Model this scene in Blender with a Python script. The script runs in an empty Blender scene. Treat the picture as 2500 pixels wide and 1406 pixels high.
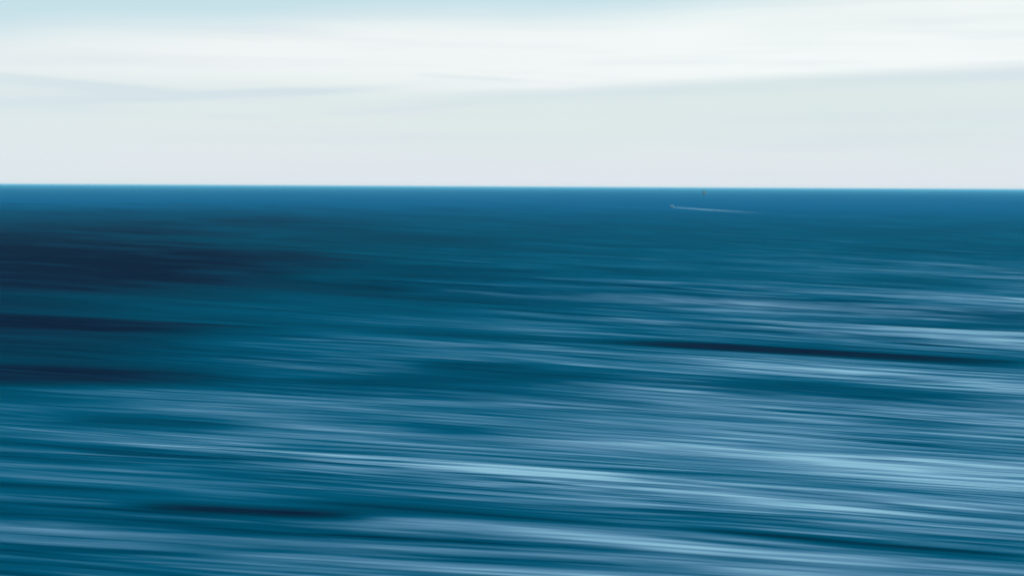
import bpy, bmesh, math, random
import numpy as np
from mathutils import Vector, Matrix

sc = bpy.context.scene
COL = sc.collection

# ------------------------------------------------------------------ camera
CAM_H = 12.0                       # metres above the sea
F_MM = 50.0
FPX = 50.0 / 36.0 * 2500.0         # focal length in pixels of the photograph
cam = bpy.data.cameras.new('camera')
cam.lens = F_MM
cam.sensor_width = 36.0
cam.clip_start = 0.1
cam.clip_end = 90000.0
co = bpy.data.objects.new('camera', cam)
COL.objects.link(co)
cam.dof.use_dof = True
cam.dof.focus_distance = 80.0
cam.dof.aperture_fstop = 0.40
PITCH = math.atan((703.0 - 456.5) / FPX)
ROLL = math.radians(0.30)
co.matrix_world = (Matrix.Translation((0, 0, CAM_H)) @
                   Matrix.Rotation(math.radians(90) - PITCH, 4, 'X') @
                   Matrix.Rotation(ROLL, 4, 'Z'))
sc.camera = co

# ------------------------------------------------------------------ render / view
sc.view_settings.view_transform = 'Standard'
sc.view_settings.look = 'None'
sc.view_settings.gamma = 1.0
sc.view_settings.exposure = 0.0
sc.view_settings.use_curve_mapping = False
sc.render.engine = 'CYCLES'
sc.cycles.use_denoising = True
sc.cycles.max_bounces = 6
sc.cycles.volume_bounces = 1

# ------------------------------------------------------------------ node expression helper
class NT:
    def __init__(s, tree):
        s.t = tree; s.n = tree.nodes; s.l = tree.links; s.k = 0
    def new(s, typ, **kw):
        nd = s.n.new(typ)
        nd.location = (-200 * (s.k % 20), -150 * (s.k // 20)); s.k += 1
        for a, b in kw.items(): setattr(nd, a, b)
        return nd
    def put(s, sock, v):
        if isinstance(v, E): s.l.new(v.s, sock)
        elif hasattr(v, 'is_output'): s.l.new(v, sock)
        else:
            if isinstance(v, (int, float)) and sock.type == 'RGBA': v = (v, v, v, 1)
            if sock.type == 'RGBA' and len(v) == 3: v = (*v, 1)
            sock.default_value = v
    def m(s, op, a, b=None, c=None, clamp=False):
        nd = s.new('ShaderNodeMath', operation=op, use_clamp=clamp)
        s.put(nd.inputs[0], a)
        if b is not None: s.put(nd.inputs[1], b)
        if c is not None: s.put(nd.inputs[2], c)
        return E(s, nd.outputs[0])
    def sstep(s, x, a, b, lo=0.0, hi=1.0):
        nd = s.new('ShaderNodeMapRange', interpolation_type='SMOOTHSTEP')
        s.put(nd.inputs['Value'], x)
        s.put(nd.inputs['From Min'], a); s.put(nd.inputs['From Max'], b)
        s.put(nd.inputs['To Min'], lo); s.put(nd.inputs['To Max'], hi)
        return E(s, nd.outputs[0])
    def gauss(s, x, c, w):
        q = (x - c) * (1.0 / w)
        return s.m('EXPONENT', q * q * -1.0)
    def vec(s, x, y, z=0.0):
        nd = s.new('ShaderNodeCombineXYZ')
        for i, v in enumerate((x, y, z)): s.put(nd.inputs[i], v)
        return nd.outputs[0]
    def noise(s, v, scale=1.0, detail=2.0, rough=0.5, dist=0.0):
        nd = s.new('ShaderNodeTexNoise')
        s.put(nd.inputs['Vector'], v); nd.inputs['Scale'].default_value = scale
        nd.inputs['Detail'].default_value = detail; nd.inputs['Roughness'].default_value = rough
        nd.inputs['Distortion'].default_value = dist
        return E(s, nd.outputs['Fac'])
    def mix(s, f, a, b):
        nd = s.new('ShaderNodeMix', data_type='RGBA')
        s.put(nd.inputs[0], f); s.put(nd.inputs[6], a); s.put(nd.inputs[7], b)
        return nd.outputs[2]
    def mul(s, a, b):
        nd = s.new('ShaderNodeMix', data_type='RGBA', blend_type='MULTIPLY')
        nd.inputs[0].default_value = 1.0
        s.put(nd.inputs[6], a); s.put(nd.inputs[7], b)
        return nd.outputs[2]
class E:
    def __init__(s, nt, sock): s.nt = nt; s.s = sock
    def __add__(s, o): return s.nt.m('ADD', s, o)
    __radd__ = __add__
    def __sub__(s, o): return s.nt.m('SUBTRACT', s, o)
    def __rsub__(s, o): return s.nt.m('SUBTRACT', o, s)
    def __mul__(s, o): return s.nt.m('MULTIPLY', s, o)
    __rmul__ = __mul__
    def __truediv__(s, o): return s.nt.m('DIVIDE', s, o)

def lin(r, g, b):
    f = lambda c: c / 12.92 if c <= 0.04045 else ((c + 0.055) / 1.055) ** 2.4
    return tuple(f(c / 255.0) for c in (r, g, b))

# ------------------------------------------------------------------ sky
SUN_EL = math.radians(45)
SUN_AZ = math.radians(105)         # clockwise from +Y: behind the camera, to its right
WS = 0.10
world = bpy.data.worlds.new("World")
sc.world = world
world.use_nodes = True
W = NT(world.node_tree)
for nd in list(W.n): W.n.remove(nd)
sky = W.new('ShaderNodeTexSky', sky_type='NISHITA')
sky.sun_disc = False
sky.sun_elevation = SUN_EL
sky.sun_rotation = SUN_AZ
sky.altitude = 0.0
sky.air_density = 1.0
sky.dust_density = 0.6
sky.ozone_density = 3.0
clear = W.mul(sky.outputs[0], (0.62, 0.95, 1.0))
tc = W.new('ShaderNodeTexCoord')
sep = W.new('ShaderNodeSeparateXYZ')
W.l.new(tc.outputs['Generated'], sep.inputs[0])
dx, dy, dz = (E(W, sep.outputs[i]) for i in range(3))
hor = W.m('SQRT', dx * dx + dy * dy)
# bearing and height of a direction, in thousandths of a radian
A = W.m('ARCTAN2', dx, dy) * 1000.0
H = (dz / hor) * 1000.0
H = W.m('MAXIMUM', H, 0.0)
wob = (W.noise(W.vec(A * 0.006, H * 0.02), 1.0, 2.0) - 0.5)
Hw = H + wob * 7.0
K = 1000.0 / FPX
def px(x): return (x - 1250.0) * K
def py(x, y):                      # height above the tilted horizon
    return ((450.5 + x * 0.0052) - y) * K
def band(x0, y0, x1, y1, w_up, w_dn, f0, f1, sharp_top=True):
    a0, h0, a1, h1 = px(x0), py(x0, y0), px(x1), py(x1, y1)
    sl = (h1 - h0) / (a1 - a0)
    c = A * sl + (h0 - sl * a0)
    w_up *= 1.5
    q = Hw - c
    up = W.sstep(q, w_up * K, 0.0)
    dn = W.sstep(q, -w_dn * K, 0.0)
    win = W.sstep(A, px(x0) - f0 * K, px(x0)) * W.sstep(A, px(x1) + f1 * K, px(x1))
    return up * dn * win
streak = W.noise(W.vec(A * 0.0045, H * 0.09, 3.1), 1.0, 3.0, 0.5)
soft = W.noise(W.vec(A * 0.004, H * 0.025, 7.7), 1.0, 2.0, 0.5)
# brightness of the overcast veil by height
low = lin(225, 232, 237)
midc = lin(223, 234, 234)
hic = lin(240, 245, 245)
sc_ = 1.0 / WS
g = lambda c, k=1.0: tuple(v * sc_ * k for v in c)
t1 = W.sstep(H + soft * 20.0 - 10.0, 5.0, 55.0)
veil = W.mix(t1, g(low), g(midc))
# the bright upper sheet lies above a line that climbs to the right
edge_h = A * ((py(2500, 186) - py(1250, 238)) / (px(2500) - px(1250))) + (py(1250, 238))
t2 = W.sstep(Hw - edge_h, -3.0, 8.0)
t2l = W.sstep(Hw, py(0, 250), py(0, 160))
right = W.sstep(A, px(650), px(1400))
t2 = t2 * right + t2l * (1.0 - right)
veil = W.mix(t2, veil, W.mix(W.sstep(A, px(900), px(1900)), g(hic), g(lin(243, 249, 248))))
# thin darker strands
strands = (band(1250, 236, 2560, 190, 18, 36, 500, 900) * 0.70 +
           band(-60, 195, 290, 222, 10, 40, 500, 260) * 1.5 +
           band(120, 262, 640, 238, 12, 16, 200, 420) * 1.0 +
           band(600, 238, 830, 226, 10, 14, 240, 240) * 0.45 +
           band(-60, 275, 180, 275, 30, 28, 500, 260) * 0.65 +
           band(1080, 192, 1190, 196, 7, 8, 100, 130) * 0.5 +
           band(850, 280, 1050, 268, 9, 10, 140, 200) * 0.35 +
           band(560, 290, 620, 290, 8, 10, 60, 140) * 0.30 +
           band(440, 345, 1600, 340, 14, 16, 200, 800) * 0.22 +
           band(1900, 300, 2560, 290, 24, 34, 500, 600) * 0.35 +
           band(2100, 345, 2560, 330, 30, 30, 500, 600) * 0.45)
strands = W.m('MINIMUM', strands * (0.1 + streak * 1.6), 1.0) * 0.8
veil = W.mix(strands, veil, g(lin(209, 225, 232)))
veil = W.mix(W.m('MAXIMUM', (streak - 0.48) * 1.6, 0.0), veil, g(lin(221, 228, 236)))
# where the veil thins towards blue overhead
s01 = (py(2300, -60) - py(0, 92)) / (px(2300) - px(0))
gap_h = A * s01 + (py(0, 92) - s01 * px(0))
pocket = W.gauss(A, px(1560), 480 * K) * 12.0
veil = W.mix(W.m('MAXIMUM', (soft - 0.47) * 1.1, 0.0), veil, g(lin(214, 229, 228)))
veil = W.mix(W.sstep(A, px(700), px(-100)) * 0.45, veil, g(lin(222, 233, 236)))
thin = W.sstep(Hw + pocket + wob * 8.0 - gap_h, -20.0, 11.0) * 0.8
veil = W.mix(thin, veil, g(lin(188, 221, 231)))
over = W.sstep(H, 135.0, 700.0) * 0.97
col = W.mix(over, veil, clear)
bg = W.new('ShaderNodeBackground')
W.put(bg.inputs['Color'], col)
bg.inputs['Strength'].default_value = WS
wo = W.new('ShaderNodeOutputWorld')
W.l.new(bg.outputs[0], wo.inputs[0])

# ------------------------------------------------------------------ sun
sl = bpy.data.lights.new('sun', 'SUN')
sl.energy = 4.0
sl.angle = math.radians(0.5)
sl.color = (1.0, 0.96, 0.9)
so = bpy.data.objects.new('sun', sl)
COL.objects.link(so)
sd = Vector((math.sin(SUN_AZ) * math.cos(SUN_EL), math.cos(SUN_AZ) * math.cos(SUN_EL), math.sin(SUN_EL)))
so.rotation_euler = (-sd).to_track_quat('-Z', 'Y').to_euler()
so.location = (0, -30, 60)

# ------------------------------------------------------------------ sea
# the swell fans out from a shoal off to the right of the camera: crests run along the rays
# from it (coordinate u), and u, v are in metres at about 300 m from it
PIV = (265.0, -23.0)
def fan(x, y):
    rx, ry = PIV[0] - x, y - PIV[1]
    return 300.0 * np.log(np.maximum(np.hypot(rx, ry), 5.0) / 280.0), 300.0 * np.arctan2(ry, rx)
HORC = 456.5
def ground(x, y):                  # where a point of the photograph's sea lies, in metres
    cx, cy = x - 1250.0, y - 703.0
    c, s = math.cos(ROLL), math.sin(ROLL)
    v = co.matrix_world.to_3x3() @ Vector((cx, -cy, -FPX))
    t = -CAM_H / v.z
    return v.x * t, v.y * t

# smooth value noise on a lattice, for swell groups and ragged patch edges
rng = np.random.RandomState(7)
LAT = rng.rand(512, 512)
def vnoise(u, v, seed=0):
    u = u + seed * 37.17; v = v + seed * 91.3
    iu = np.floor(u).astype(int); iv = np.floor(v).astype(int)
    fu = u - iu; fv = v - iv
    fu = fu * fu * (3 - 2 * fu); fv = fv * fv * (3 - 2 * fv)
    g_ = lambda a, b: LAT[a % 512, b % 512]
    return ((g_(iu, iv) * (1 - fu) + g_(iu + 1, iv) * fu) * (1 - fv) +
            (g_(iu, iv + 1) * (1 - fu) + g_(iu + 1, iv + 1) * fu) * fv)

wr = random.Random(11)
COMP = []
for i in range(46):
    lam = 5.0 * (70.0 / 5.0) ** (i / 45.0)
    ang = wr.gauss(0, 0.045)
    amp = 0.0030 * lam * (0.6 + 0.8 * wr.random())
    COMP.append((lam, ang, amp, wr.random() * 6.283))
def swell(x, y, spacing):
    u, v = fan(x, y)
    z = np.zeros_like(x)
    for lam, ang, amp, ph in COMP:
        k = 6.28318 / lam
        fade = np.clip((lam / np.maximum(spacing, 1e-6) - 3.0) / 4.0, 0, 1)
        z += fade * amp * np.sin(k * (v * math.cos(ang) + u * math.sin(ang)) + ph)
    # groups of higher and lower swell
    z *= 0.45 + 1.1 * vnoise(u / 90.0, v / 26.0, 3)
    z *= 1.0 - 0.6 * np.clip((np.hypot(x, y) - 200.0) / 500.0, 0, 1)   # the swell steepens only over the inshore shallows
    return z

NR = 2100
r0, r1 = 14.0, 46000.0
rr = r0 * (r1 / r0) ** (np.arange(NR) / (NR - 1.0))
aa = np.radians(np.concatenate((np.linspace(-64, -26, 90)[:-1], np.linspace(-26, 26, 560), np.linspace(26, 64, 90)[1:])))
R, AA = np.meshgrid(rr, aa, indexing='ij')
X = R * np.sin(AA); Y = R * np.cos(AA)
SP = R * math.log(r1 / r0) / (NR - 1.0)
Z = swell(X, Y, SP)
def grid_mesh(name, X, Y, Z):
    nr, na = X.shape
    me = bpy.data.meshes.new(name)
    co_ = np.stack((X, Y, Z), -1).reshape(-1, 3).astype(np.float32)
    idx = np.arange(nr * na).reshape(nr, na)
    q = np.stack((idx[:-1, :-1], idx[1:, :-1], idx[1:, 1:], idx[:-1, 1:]), -1).reshape(-1, 4)
    nf = len(q)
    me.vertices.add(len(co_)); me.vertices.foreach_set('co', co_.ravel())
    me.loops.add(nf * 4); me.loops.foreach_set('vertex_index', q.ravel().astype(np.int32))
    me.polygons.add(nf)
    me.polygons.foreach_set('loop_start', (np.arange(nf) * 4).astype(np.int32))
    me.polygons.foreach_set('use_smooth', np.ones(nf, dtype=bool))
    me.update(calc_edges=True)
    me.validate()
    return me
sea_me = grid_mesh('sea', X, Y, Z)
if sea_me.polygons[0].normal.z < 0: sea_me.flip_normals()

# foam, painted sky glints and painted dark troughs, laid out on the water in metres
U, V = fan(X, Y)
cover = np.zeros_like(X)
WARP = (vnoise(U / 28.0, V / 9.0, 5) - 0.5) * 1.6 + (vnoise(U / 9.0, V / 2.2, 6) - 0.5) * 0.9
def patch(x0, y0, x1, y1, w, amt, f=None):
    """a long pale or dark drift painted on the water between two points of the sea; w = half width in photo px at its middle"""
    global cover
    p0 = np.array(ground(x0, y0)); p1 = np.array(ground(x1, y1))
    xm, ym = (x0 + x1) / 2, (y0 + y1) / 2
    wa = np.array(ground(xm, ym - w)); wb = np.array(ground(xm, ym + w))
    d = p1 - p0; L = np.linalg.norm(d); d /= L
    n = np.array((-d[1], d[0]))
    wk_ = 0.12 if w < 18 else 0.8
    hw = abs(np.dot(wa - wb, n)) / 2
    px_, py_ = X - p0[0] + WARP * n[0] * hw * wk_, Y - p0[1] + WARP * n[1] * hw * wk_
    s = (px_ * d[0] + py_ * d[1]) / L; t = (px_ * n[0] + py_ * n[1]) / hw
    s = np.abs(s - 0.5) * 2
    g_ = np.exp(-np.abs(t) ** 2.0) * np.exp(-(s ** 4) * 1.2)
    cover += amt * g_ * (0.7 + 0.6 * vnoise(U / 40.0, V / 5.0, 8))
def sea_attr(name, arr):
    at = sea_me.attributes.new(name, 'FLOAT', 'POINT')
    at.data.foreach_set('value', arr.ravel().astype(np.float32))
# foam and sky glints, painted into the colour as pale drifts
LIGHT = [(250,1100,1500,1222,34,.72),(1100,1178,2400,1345,32,.85),(1500,1160,2600,1210,60,.22),
         (1750,900,2600,965,20,.32),(2000,930,2600,965,10,.35),(1500,940,2600,1060,40,.10),
         (1250,860,2100,910,16,.16),(1400,790,2600,835,26,.18),(300,1060,1300,1100,20,.16),
         (-200,1120,500,1160,14,.22),(500,960,1000,975,12,.10),(1000,1330,2100,1420,24,.20),
         (-200,1380,700,1420,12,.14),(1900,1080,2600,1150,36,.28),(600,750,1200,770,14,.06)]
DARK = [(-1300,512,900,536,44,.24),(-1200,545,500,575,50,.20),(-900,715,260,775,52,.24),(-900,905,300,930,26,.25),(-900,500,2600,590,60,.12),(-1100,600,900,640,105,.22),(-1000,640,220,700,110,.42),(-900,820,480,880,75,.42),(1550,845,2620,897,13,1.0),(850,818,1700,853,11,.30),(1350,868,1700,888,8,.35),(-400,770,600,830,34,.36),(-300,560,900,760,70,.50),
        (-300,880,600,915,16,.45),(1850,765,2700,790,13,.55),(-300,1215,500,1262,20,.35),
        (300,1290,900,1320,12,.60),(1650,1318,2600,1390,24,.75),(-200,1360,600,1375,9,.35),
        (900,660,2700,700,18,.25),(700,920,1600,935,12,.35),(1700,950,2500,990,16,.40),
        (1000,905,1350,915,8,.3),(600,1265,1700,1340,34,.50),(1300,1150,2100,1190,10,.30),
        (150,990,600,1010,14,.3)]  # dark wave troughs and the dark left water, shade painted into the colour
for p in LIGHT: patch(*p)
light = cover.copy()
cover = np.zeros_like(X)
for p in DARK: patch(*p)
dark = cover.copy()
# store the painted light and dark drifts for the water colour
az = np.degrees(AA)
sea_attr('foam_glint', light)
sea_attr('painted_shade', dark)

def new_mat(name):
    m = bpy.data.materials.new(name); m.use_nodes = True
    for nd in list(m.node_tree.nodes): m.node_tree.nodes.remove(nd)
    return m, NT(m.node_tree)

sm, S = new_mat('sea_water')
geo = S.new('ShaderNodeNewGeometry')
sp = S.new('ShaderNodeSeparateXYZ'); S.l.new(geo.outputs['Position'], sp.inputs[0])
x_, y_ = E(S, sp.outputs[0]), E(S, sp.outputs[1])
rx_, ry_ = PIV[0] - x_, y_ - PIV[1]
u_ = S.m('LOGARITHM', S.m('SQRT', rx_ * rx_ + ry_ * ry_) * (1 / 280.0), math.e) * 300.0
v_ = S.m('ARCTAN2', ry_, rx_) * 300.0
warp = (S.noise(S.vec(u_ * 0.022, v_ * 0.06, 2.0), 1.0, 2.0) - 0.5) * 3.8
vw = v_ + warp
def sn(Lu, Lv, z, det=2.0, rough=0.5):
    return S.noise(S.vec(u_ * (1.0 / Lu), vw * (1.0 / Lv), z), 1.0, det, rough)
n_huge = sn(90.0, 12.0, 4.3)
n_big = sn(42.0, 4.6, 5.0, 3.0, 0.6)
n_mid2 = sn(25.0, 1.9, 21.0, 3.0, 0.6)
n_mid = sn(14.0, 0.75, 9.0, 2.0, 0.6)
n_fin = sn(8.0, 0.26, 13.0, 2.0, 0.6)
f_fin = S.sstep(y_, 170.0, 75.0)
f_mid = S.sstep(y_, 520.0, 220.0)
atf = S.new('ShaderNodeAttribute', attribute_name='foam_glint'); fg = E(S, atf.outputs['Fac'])
atc = S.new('ShaderNodeAttribute', attribute_name='painted_shade'); shd = E(S, atc.outputs['Fac'])
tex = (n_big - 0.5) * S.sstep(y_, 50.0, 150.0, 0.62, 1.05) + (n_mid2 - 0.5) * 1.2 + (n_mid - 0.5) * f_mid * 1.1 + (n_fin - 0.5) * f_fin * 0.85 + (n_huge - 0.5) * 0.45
shdc = S.m('MINIMUM', S.m('MAXIMUM', shd * (1.0 + tex * 1.8), 0.0), 1.0)
# uneven sky reflection painted into the colour: near water palest on the right
sky_sheen = S.sstep(x_ - y_ * 0.15, -42.0, 30.0) * S.sstep(y_, 300.0, 120.0)
tone = (0.37 + sky_sheen * 0.27 + S.sstep(y_, 260.0, 90.0) * 0.11 + tex * (0.70 + sky_sheen * 0.38) + fg * (0.34 + tex * 0.9) - shdc * 0.70)  # water colour value: foam plus painted sky reflection and trough shade
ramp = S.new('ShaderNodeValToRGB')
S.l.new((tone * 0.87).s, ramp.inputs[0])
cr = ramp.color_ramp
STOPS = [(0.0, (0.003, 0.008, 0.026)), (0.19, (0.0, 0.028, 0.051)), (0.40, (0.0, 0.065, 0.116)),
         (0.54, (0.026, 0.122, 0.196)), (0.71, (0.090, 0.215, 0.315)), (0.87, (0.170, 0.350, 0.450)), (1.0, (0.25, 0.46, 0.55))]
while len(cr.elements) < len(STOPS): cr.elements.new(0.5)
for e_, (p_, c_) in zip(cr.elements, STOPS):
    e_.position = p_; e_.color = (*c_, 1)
foam = S.sstep(tone, 0.55, 1.0)  # palest tones, foam together with painted sky glints
far = S.sstep(y_, 230.0, 1000.0) * (1.0 - shdc)
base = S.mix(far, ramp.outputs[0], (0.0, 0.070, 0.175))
height = (n_big - 0.5) * 0.35 + (n_mid2 - 0.5) * 0.16 + (n_mid - 0.5) * f_mid * 0.10 + (n_fin - 0.5) * f_fin * 0.03
bump = S.new('ShaderNodeBump')
bump.inputs['Strength'].default_value = 1.0
bump.inputs['Distance'].default_value = 1.0
S.put(bump.inputs['Height'], height)
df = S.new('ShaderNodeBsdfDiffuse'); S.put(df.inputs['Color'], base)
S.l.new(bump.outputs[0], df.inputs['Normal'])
gl = S.new('ShaderNodeBsdfGlossy'); gl.inputs['Color'].default_value = (0.008, 0.44, 0.70, 1)
S.put(gl.inputs['Roughness'], 0.30 + foam * 0.4)
S.l.new(bump.outputs[0], gl.inputs['Normal'])
fr = S.new('ShaderNodeFresnel'); fr.inputs['IOR'].default_value = 1.333
S.l.new(bump.outputs[0], fr.inputs['Normal'])
mx = S.new('ShaderNodeMixShader')
S.put(mx.inputs[0], S.m('MINIMUM', E(S, fr.outputs[0]), 0.27) * (0.50 - foam * 0.4) * (1.0 - shdc * 0.9))
S.l.new(df.outputs[0], mx.inputs[1]); S.l.new(gl.outputs[0], mx.inputs[2])
out = S.new('ShaderNodeOutputMaterial'); S.l.new(mx.outputs[0], out.inputs[0])
sea_me.materials.append(sm)
sea = bpy.data.objects.new('sea', sea_me)
sea['kind'] = 'structure'
COL.objects.link(sea)

def simple(name, colr, rough=0.5, metal=0.0):
    m, N = new_mat(name)
    b = N.new('ShaderNodeBsdfPrincipled')
    ob = N.new('ShaderNodeTexCoord')
    nz = N.noise(ob.outputs['Object'], 3.0, 3.0)
    N.put(b.inputs['Base Color'], N.mix(nz * 0.5, colr, tuple(c * 0.8 for c in colr)))
    b.inputs['Roughness'].default_value = rough; b.inputs['Metallic'].default_value = metal
    o = N.new('ShaderNodeOutputMaterial'); N.l.new(b.outputs[0], o.inputs[0])
    return m
M_white = simple('pale_gelcoat', (0.10, 0.30, 0.40), 0.4)
M_navy = simple('blue_grey_hull_paint', (0.05, 0.11, 0.16), 0.5)
M_grey = simple('grey_deckhouse_paint', (0.08, 0.18, 0.25), 0.6)
M_glass = simple('tinted_glass', (0.02, 0.03, 0.04), 0.08)
M_black = simple('outboard_black', (0.02, 0.02, 0.022), 0.35)
M_metal = simple('mast_metal', (0.3, 0.32, 0.34), 0.4)

def link(name, bm, mat, parent=None, smooth=False):
    me = bpy.data.meshes.new(name)
    bmesh.ops.recalc_face_normals(bm, faces=bm.faces)
    bm.to_mesh(me); bm.free()
    if smooth:
        for p in me.polygons: p.use_smooth = True
    me.materials.append(mat)
    o = bpy.data.objects.new(name, me); COL.objects.link(o)
    if parent: o.parent = parent
    return o
def hull_bm(L, B, H0, sheer, n=14):
    """boat hull, bow towards +Y, waterline at z = 0, open deck closed by a flat deck"""
    bm = bmesh.new(); rings = []
    for i in range(n + 1):
        t = i / n; y = (t - 0.5) * L
        b = B / 2 * (1 - max(0, (t - 0.45) / 0.55) ** 2.4) * (0.9 + 0.1 * min(1, t * 3))
        b = max(b, 0.03)
        top = H0 + sheer * t * t
        keel = -0.25 * H0 * (1 - max(0, (t - 0.7) / 0.3) ** 2)
        prof = [(b * 0.96, top), (b, top * 0.8), (b * 0.86, 0.1 * H0), (b * 0.45, keel * 0.6), (0, keel)]
        pts = [(-p, z) for p, z in prof] + [(p, z) for p, z in prof[-2::-1]]
        rings.append([bm.verts.new((p, y + (0.08 * L if i == n and z > 0.5 * top else 0), z)) for p, z in pts])
    for a, b in zip(rings, rings[1:]):
        for j in range(len(a) - 1): bm.faces.new((a[j], a[j + 1], b[j + 1], b[j]))
        bm.faces.new((a[-1], a[0], b[0], b[-1]))
    bm.faces.new(rings[0]); bm.faces.new(rings[-1][::-1])
    return bm
def box(bm, c, s, taper=1.0, bev=0.0):
    r = bmesh.ops.create_cube(bm, size=1.0)
    for v in r['verts']:
        k = taper if v.co.z > 0 else 1.0
        v.co = Vector((c[0] + v.co.x * s[0] * k, c[1] + v.co.y * s[1] * k, c[2] + v.co.z * s[2]))
def rod(bm, p0, p1, r, seg=8):
    p0, p1 = Vector(p0), Vector(p1); d = p1 - p0
    q = d.to_track_quat('Z', 'Y').to_matrix().to_4x4()
    bmesh.ops.create_cone(bm, cap_ends=True, segments=seg, radius1=r, radius2=r * 0.8, depth=d.length,
                          matrix=Matrix.Translation((p0 + p1) / 2) @ q)

def surface_z(x, y):
    r = math.hypot(x, y)
    return float(swell(np.array([x]), np.array([y]), np.array([r * math.log(r1 / r0) / (NR - 1.0)]))[0])

# ------------------------------------------------------------------ small motorboat and its wake
bx, by = ground(1640, 505.5)
wx, wy = ground(1868, 520.5)
mb = bpy.data.objects.new('motorboat', None); COL.objects.link(mb)
dirv = Vector((bx - wx, by - wy, 0)).normalized()
mb.location = (bx, by, surface_z(bx, by) + 0.1)
mb.rotation_euler = (math.radians(3), 0, math.atan2(-dirv.x, dirv.y))
mb['label'] = 'tiny pale motorboat at the left end of the long pale wake'
mb.scale = (0.8, 0.8, 0.8)
mb['category'] = 'boat'
link('hull', hull_bm(6.4, 2.6, 0.85, 0.35), M_white, mb, True)
bm = bmesh.new(); box(bm, (0, 0.6, 1.35), (1.5, 1.7, 0.75), 0.82); link('console', bm, M_white, mb)
bm = bmesh.new(); box(bm, (0, 1.1, 1.88), (1.2, 0.08, 0.5), 0.9); link('windscreen', bm, M_glass, mb)
bm = bmesh.new()
box(bm, (0, -3.35, 0.75), (0.42, 0.5, 0.8), 0.8); rod(bm, (0, -3.4, 0.4), (0, -3.4, -0.5), 0.12)
link('outboard_motor', bm, M_black, mb)

# the wake: a ribbon of broken foam lying on the swell
fm, Fm = new_mat('wake_foam')
g2 = Fm.new('ShaderNodeNewGeometry'); at = Fm.new('ShaderNodeAttribute', attribute_name='wake_cover')
s2 = Fm.new('ShaderNodeSeparateXYZ'); Fm.l.new(g2.outputs['Position'], s2.inputs[0])
nn = Fm.noise(Fm.vec(E(Fm, s2.outputs[0]) * 0.5, E(Fm, s2.outputs[1]) * 0.05), 1.0, 3.0)
al = Fm.m('MULTIPLY', E(Fm, at.outputs['Fac']), 0.38 + nn * 0.35, clamp=True)
fb = Fm.new('ShaderNodeBsdfPrincipled'); fb.inputs['Base Color'].default_value = (0.22, 0.52, 0.66, 1)
fb.inputs['Roughness'].default_value = 0.8
Fm.put(fb.inputs['Alpha'], al)
fo = Fm.new('ShaderNodeOutputMaterial'); Fm.l.new(fb.outputs[0], fo.inputs[0])
NWK, NW2 = 160, 9
side = np.array((-(by - wy), (bx - wx))); side = side / np.linalg.norm(side)
tt, ss = np.meshgrid(np.linspace(0, 1, NWK), np.linspace(-1, 1, NW2), indexing='ij')
wid = 2.2 + 4.5 * np.minimum(1, tt * 2.2) * (1 - 0.75 * tt ** 3)
bow = np.sin(tt * math.pi) * 2.0
WX = bx - dirv.x * 3 + (wx - bx) * tt + side[0] * (ss * wid + bow)
WY = by - dirv.y * 3 + (wy - by) * tt + side[1] * (ss * wid + bow)
RW = np.hypot(WX, WY)
WZ = swell(WX, WY, RW * math.log(r1 / r0) / (NR - 1.0)) + 0.12
wk_me = grid_mesh('boat_wake', WX, WY, WZ)
if wk_me.polygons[0].normal.z < 0: wk_me.flip_normals()
dens = (1 - np.abs(ss) ** 3) * (1 - tt ** 3) * (0.75 + 0.25 * (1 - tt))
ad = wk_me.attributes.new('wake_cover', 'FLOAT', 'POINT'); ad.data.foreach_set('value', dens.ravel().astype(np.float32))
wk_me.materials.append(fm)
wk = bpy.data.objects.new('boat_wake', wk_me); COL.objects.link(wk)
wk['label'] = 'long thin pale foam wake trailing to the right on the dark sea'
wk['category'] = 'wake'

# ------------------------------------------------------------------ faint boat under the horizon
fx, fy = ground(1719, 475.0)
fbt = bpy.data.objects.new('fishing_boat', None); COL.objects.link(fbt)
fbt.location = (fx, fy, 0.0)
fbt.rotation_euler = (0, 0, math.radians(14))
fbt['label'] = 'faint grey distant boat, a small dark speck just under the horizon'
fbt['category'] = 'boat'
link('hull', hull_bm(14.0, 7.0, 2.4, 1.4), M_navy, fbt, True)
bm = bmesh.new(); box(bm, (0, -1.0, 3.9), (5.4, 6.0, 3.6), 0.92); box(bm, (0, 0.1, 6.8), (4.2, 3.4, 2.6), 0.9)
link('wheelhouse', bm, M_grey, fbt)
for wy_ in (-1.52, 1.72):
    bm = bmesh.new(); box(bm, (0, wy_, 7.1), (3.0, 0.12, 0.8)); link('window', bm, M_glass, fbt)
bm = bmesh.new(); rod(bm, (0, -2.6, 5), (0, -2.6, 10.8), 0.25); rod(bm, (0, -2.6, 4.8), (0, -6.3, 7.2), 0.09)
link('mast', bm, M_metal, fbt)
bm = bmesh.new(); rod(bm, (0, 5.5, 3), (0, 5.5, 6.5), 0.1); rod(bm, (-1.2, 5.5, 5.6), (1.2, 5.5, 5.6), 0.06)
link('boom', bm, M_metal, fbt)

# ------------------------------------------------------------------ haze over the water
bm = bmesh.new()
box(bm, (0, 15000, (13.4 - 5.0) / 2), (110000, 66000, 18.4))
hz_m, Z_ = new_mat('haze')
pv = Z_.new('ShaderNodeVolumePrincipled')
pv.inputs['Color'].default_value = (0.27, 0.84, 1.0, 1)
pv.inputs['Density'].default_value = 0.000105
pv.inputs['Anisotropy'].default_value = 0.0
ho = Z_.new('ShaderNodeOutputMaterial'); Z_.l.new(pv.outputs[0], ho.inputs['Volume'])
hz = link('haze', bm, hz_m)
hz['kind'] = 'stuff'
